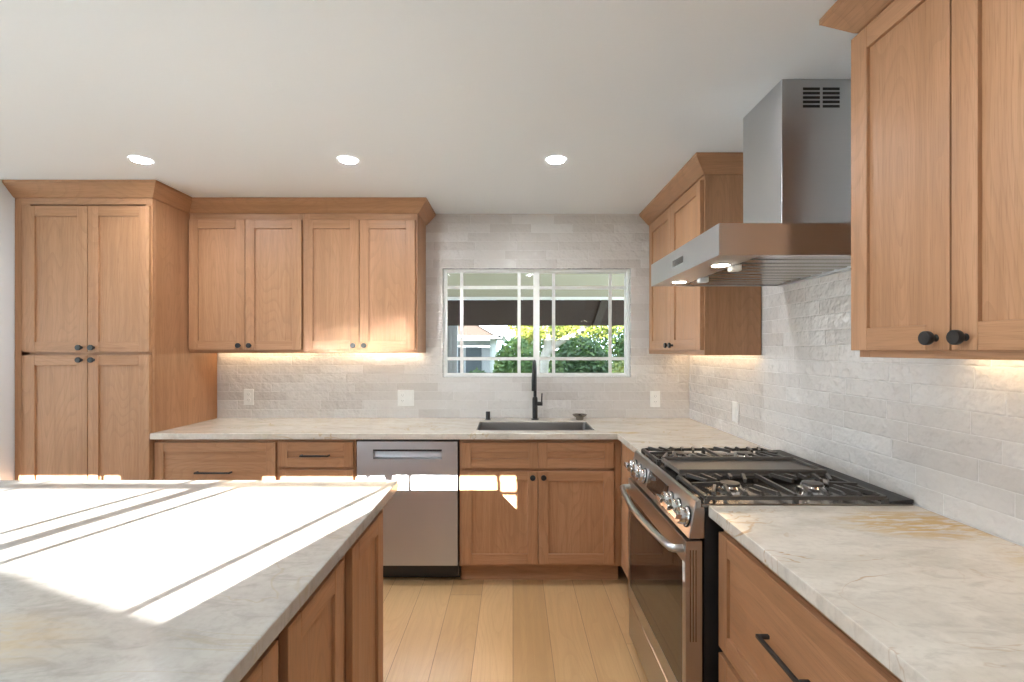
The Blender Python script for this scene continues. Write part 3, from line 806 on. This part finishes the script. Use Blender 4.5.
for x0, x1 in ((-1.70, -.80), (4.2, 4.4)):
    m = MB(); m.box(x0, x1, 3.165, 3.285, 0, 2.25)
    for k in range(int((x1-x0)/.06)): m.box(x1-.012-k*.06-.035, x1-.012-k*.06, 3.150, 3.165, 0, 1.90)
    m.build('post', SIDING, t)
t = thing('neighbor_house', 'pale neighbouring house with brown gable seen through the left pane', 'house', (-1.88, 11.0, -.15))
MB().box(-6.0, 1.35, 0, 5, 0, 1.87).build('wall', SIDING, t)
m = MB(); m.prism([(-5.5,1.872),(1.52,1.872),(-1.6,3.7),(-5.5,3.7)], 'y', -.25, 5); m.build('gable', SHINGLE, t)
m = MB(); m.prism([(1.62,1.80),(1.68,1.89),(-1.6,3.82),(-1.62,3.69)], 'y', -.45, 5.2); m.build('roof', SIDING, t)
MB().box(-.2, 1.62, -.45, -.30, 1.80, 1.87).build('fascia', SIDING, t)
for xx in (.32, .80): MB().box(xx, xx+.36, -.02, -.002, .4, 1.62).build('window', GREY, t)

def foliage(mb, c, rad, n, size, seed=0):
    rnd = random.Random(seed); c = Vector(c)
    for _ in range(n):
        while True:
            p = Vector((rnd.uniform(-1,1), rnd.uniform(-1,1), rnd.uniform(-1,1)))
            if .35 < p.length < 1: break
        q = c+Vector((p.x*rad[0], p.y*rad[1], p.z*rad[2]))
        a = Vector((rnd.gauss(0,1), rnd.gauss(0,1), rnd.gauss(0,1))).normalized(); b = a.orthogonal().normalized()
        nrm = a.cross(b); s_ = size*rnd.uniform(.6,1.3)
        mb.add([tuple(q-a*s_), tuple(q+b*s_*.45+nrm*s_*.1), tuple(q+a*s_), tuple(q-b*s_*.45+nrm*s_*.1)], [(0,1,2,3)])
LEAF_D = leaf_mat('dark_leaf', (.010,.028,.006), (.028,.068,.014), (.085,.135,.025))
LEAF_M = leaf_mat('mid_leaf', (.017,.046,.010), (.05,.11,.02), (.14,.19,.034))
LEAF_Y = leaf_mat('yellow_leaf', (.06,.09,.012), (.15,.18,.027), (.30,.28,.06))
def shrub(label, loc, rad, n, size, mat, seed):
    t = thing('shrub', label, 'shrub', loc, 0, 'shrubs beyond the patio')
    m = MB(); foliage(m, (0,0,rad[2]*.95), rad, n, size, seed); m.build('foliage', mat, t, recalc=False)
    m = MB(); m.tube([(0,0,0),(.02,0,rad[2]*.5),(.0,.02,rad[2])], [.05,.04,.02], 8); m.build('stem', BARK, t)
shrub('rounded green shrub beside the neighbouring house, in the left pane', (.06, 9.4, -.15), (.48,.45,.93), 5200, .055, LEAF_M, 1)
shrub('low dark green shrub in front of the neighbouring house', (-.62, 8.6, -.15), (.36,.35,.62), 2400, .05, LEAF_D, 2)
shrub('dark green shrub in the middle of the right pane', (1.30, 9.0, -.15), (.62,.5,.93), 6500, .055, LEAF_D, 3)
shrub('yellow green shrub at the lower right of the right pane', (1.86, 7.9, -.15), (.40,.38,.72), 2600, .05, LEAF_Y, 4)
shrub('tall green shrub at the right edge of the right pane', (2.45, 9.3, -.15), (.50,.5,1.15), 5200, .06, LEAF_M, 5)
shrub('small yellow green shrub by the pale tree trunk', (.80, 8.2, -.15), (.17,.2,.58), 900, .045, LEAF_Y, 8)
t = thing('hedge', 'tall dark hedge closing the garden behind the shrubs', 'hedge', (2.4, 13.5, -.15))
m = MB(); rnd = random.Random(31)
for _ in range(9000):
    q = Vector((rnd.uniform(-2.3,3.2), rnd.uniform(-.3,.3), rnd.uniform(0,2.25)))
    a = Vector((rnd.gauss(0,1), rnd.gauss(0,1), rnd.gauss(0,1))).normalized(); b = a.orthogonal().normalized(); z_ = .085
    m.add([tuple(q-a*z_), tuple(q+b*z_*.5), tuple(q+a*z_), tuple(q-b*z_*.5)], [(0,1,2,3)])
m.build('foliage', LEAF_M, t, recalc=False)
t = thing('garden_tree', 'tree with pale leaning trunk and yellow green leaves in the right pane', 'tree', (.66, 10.6, -.15))
m = MB(); m.tube([(-.05,0,0),(-.03,0,.7),(.02,0,1.3),(.12,0,1.65),(.05,0,2.1),(.0,0,2.6)], [.15,.14,.12,.10,.07,.04], 10)
m.tube([(.05,0,1.45),(.35,-.05,1.72),(.8,-.05,1.95),(1.3,0,2.3)], [.085,.075,.06,.03], 10); m.build('trunk', BARK, t)
m = MB(); foliage(m, (.6,.1,2.45), (1.7,.7,.72), 3600, .065, 6); foliage(m, (-.3,-.1,2.35), (.5,.3,.7), 1000, .06, 7); m.build('crown', LEAF_Y, t, recalc=False)
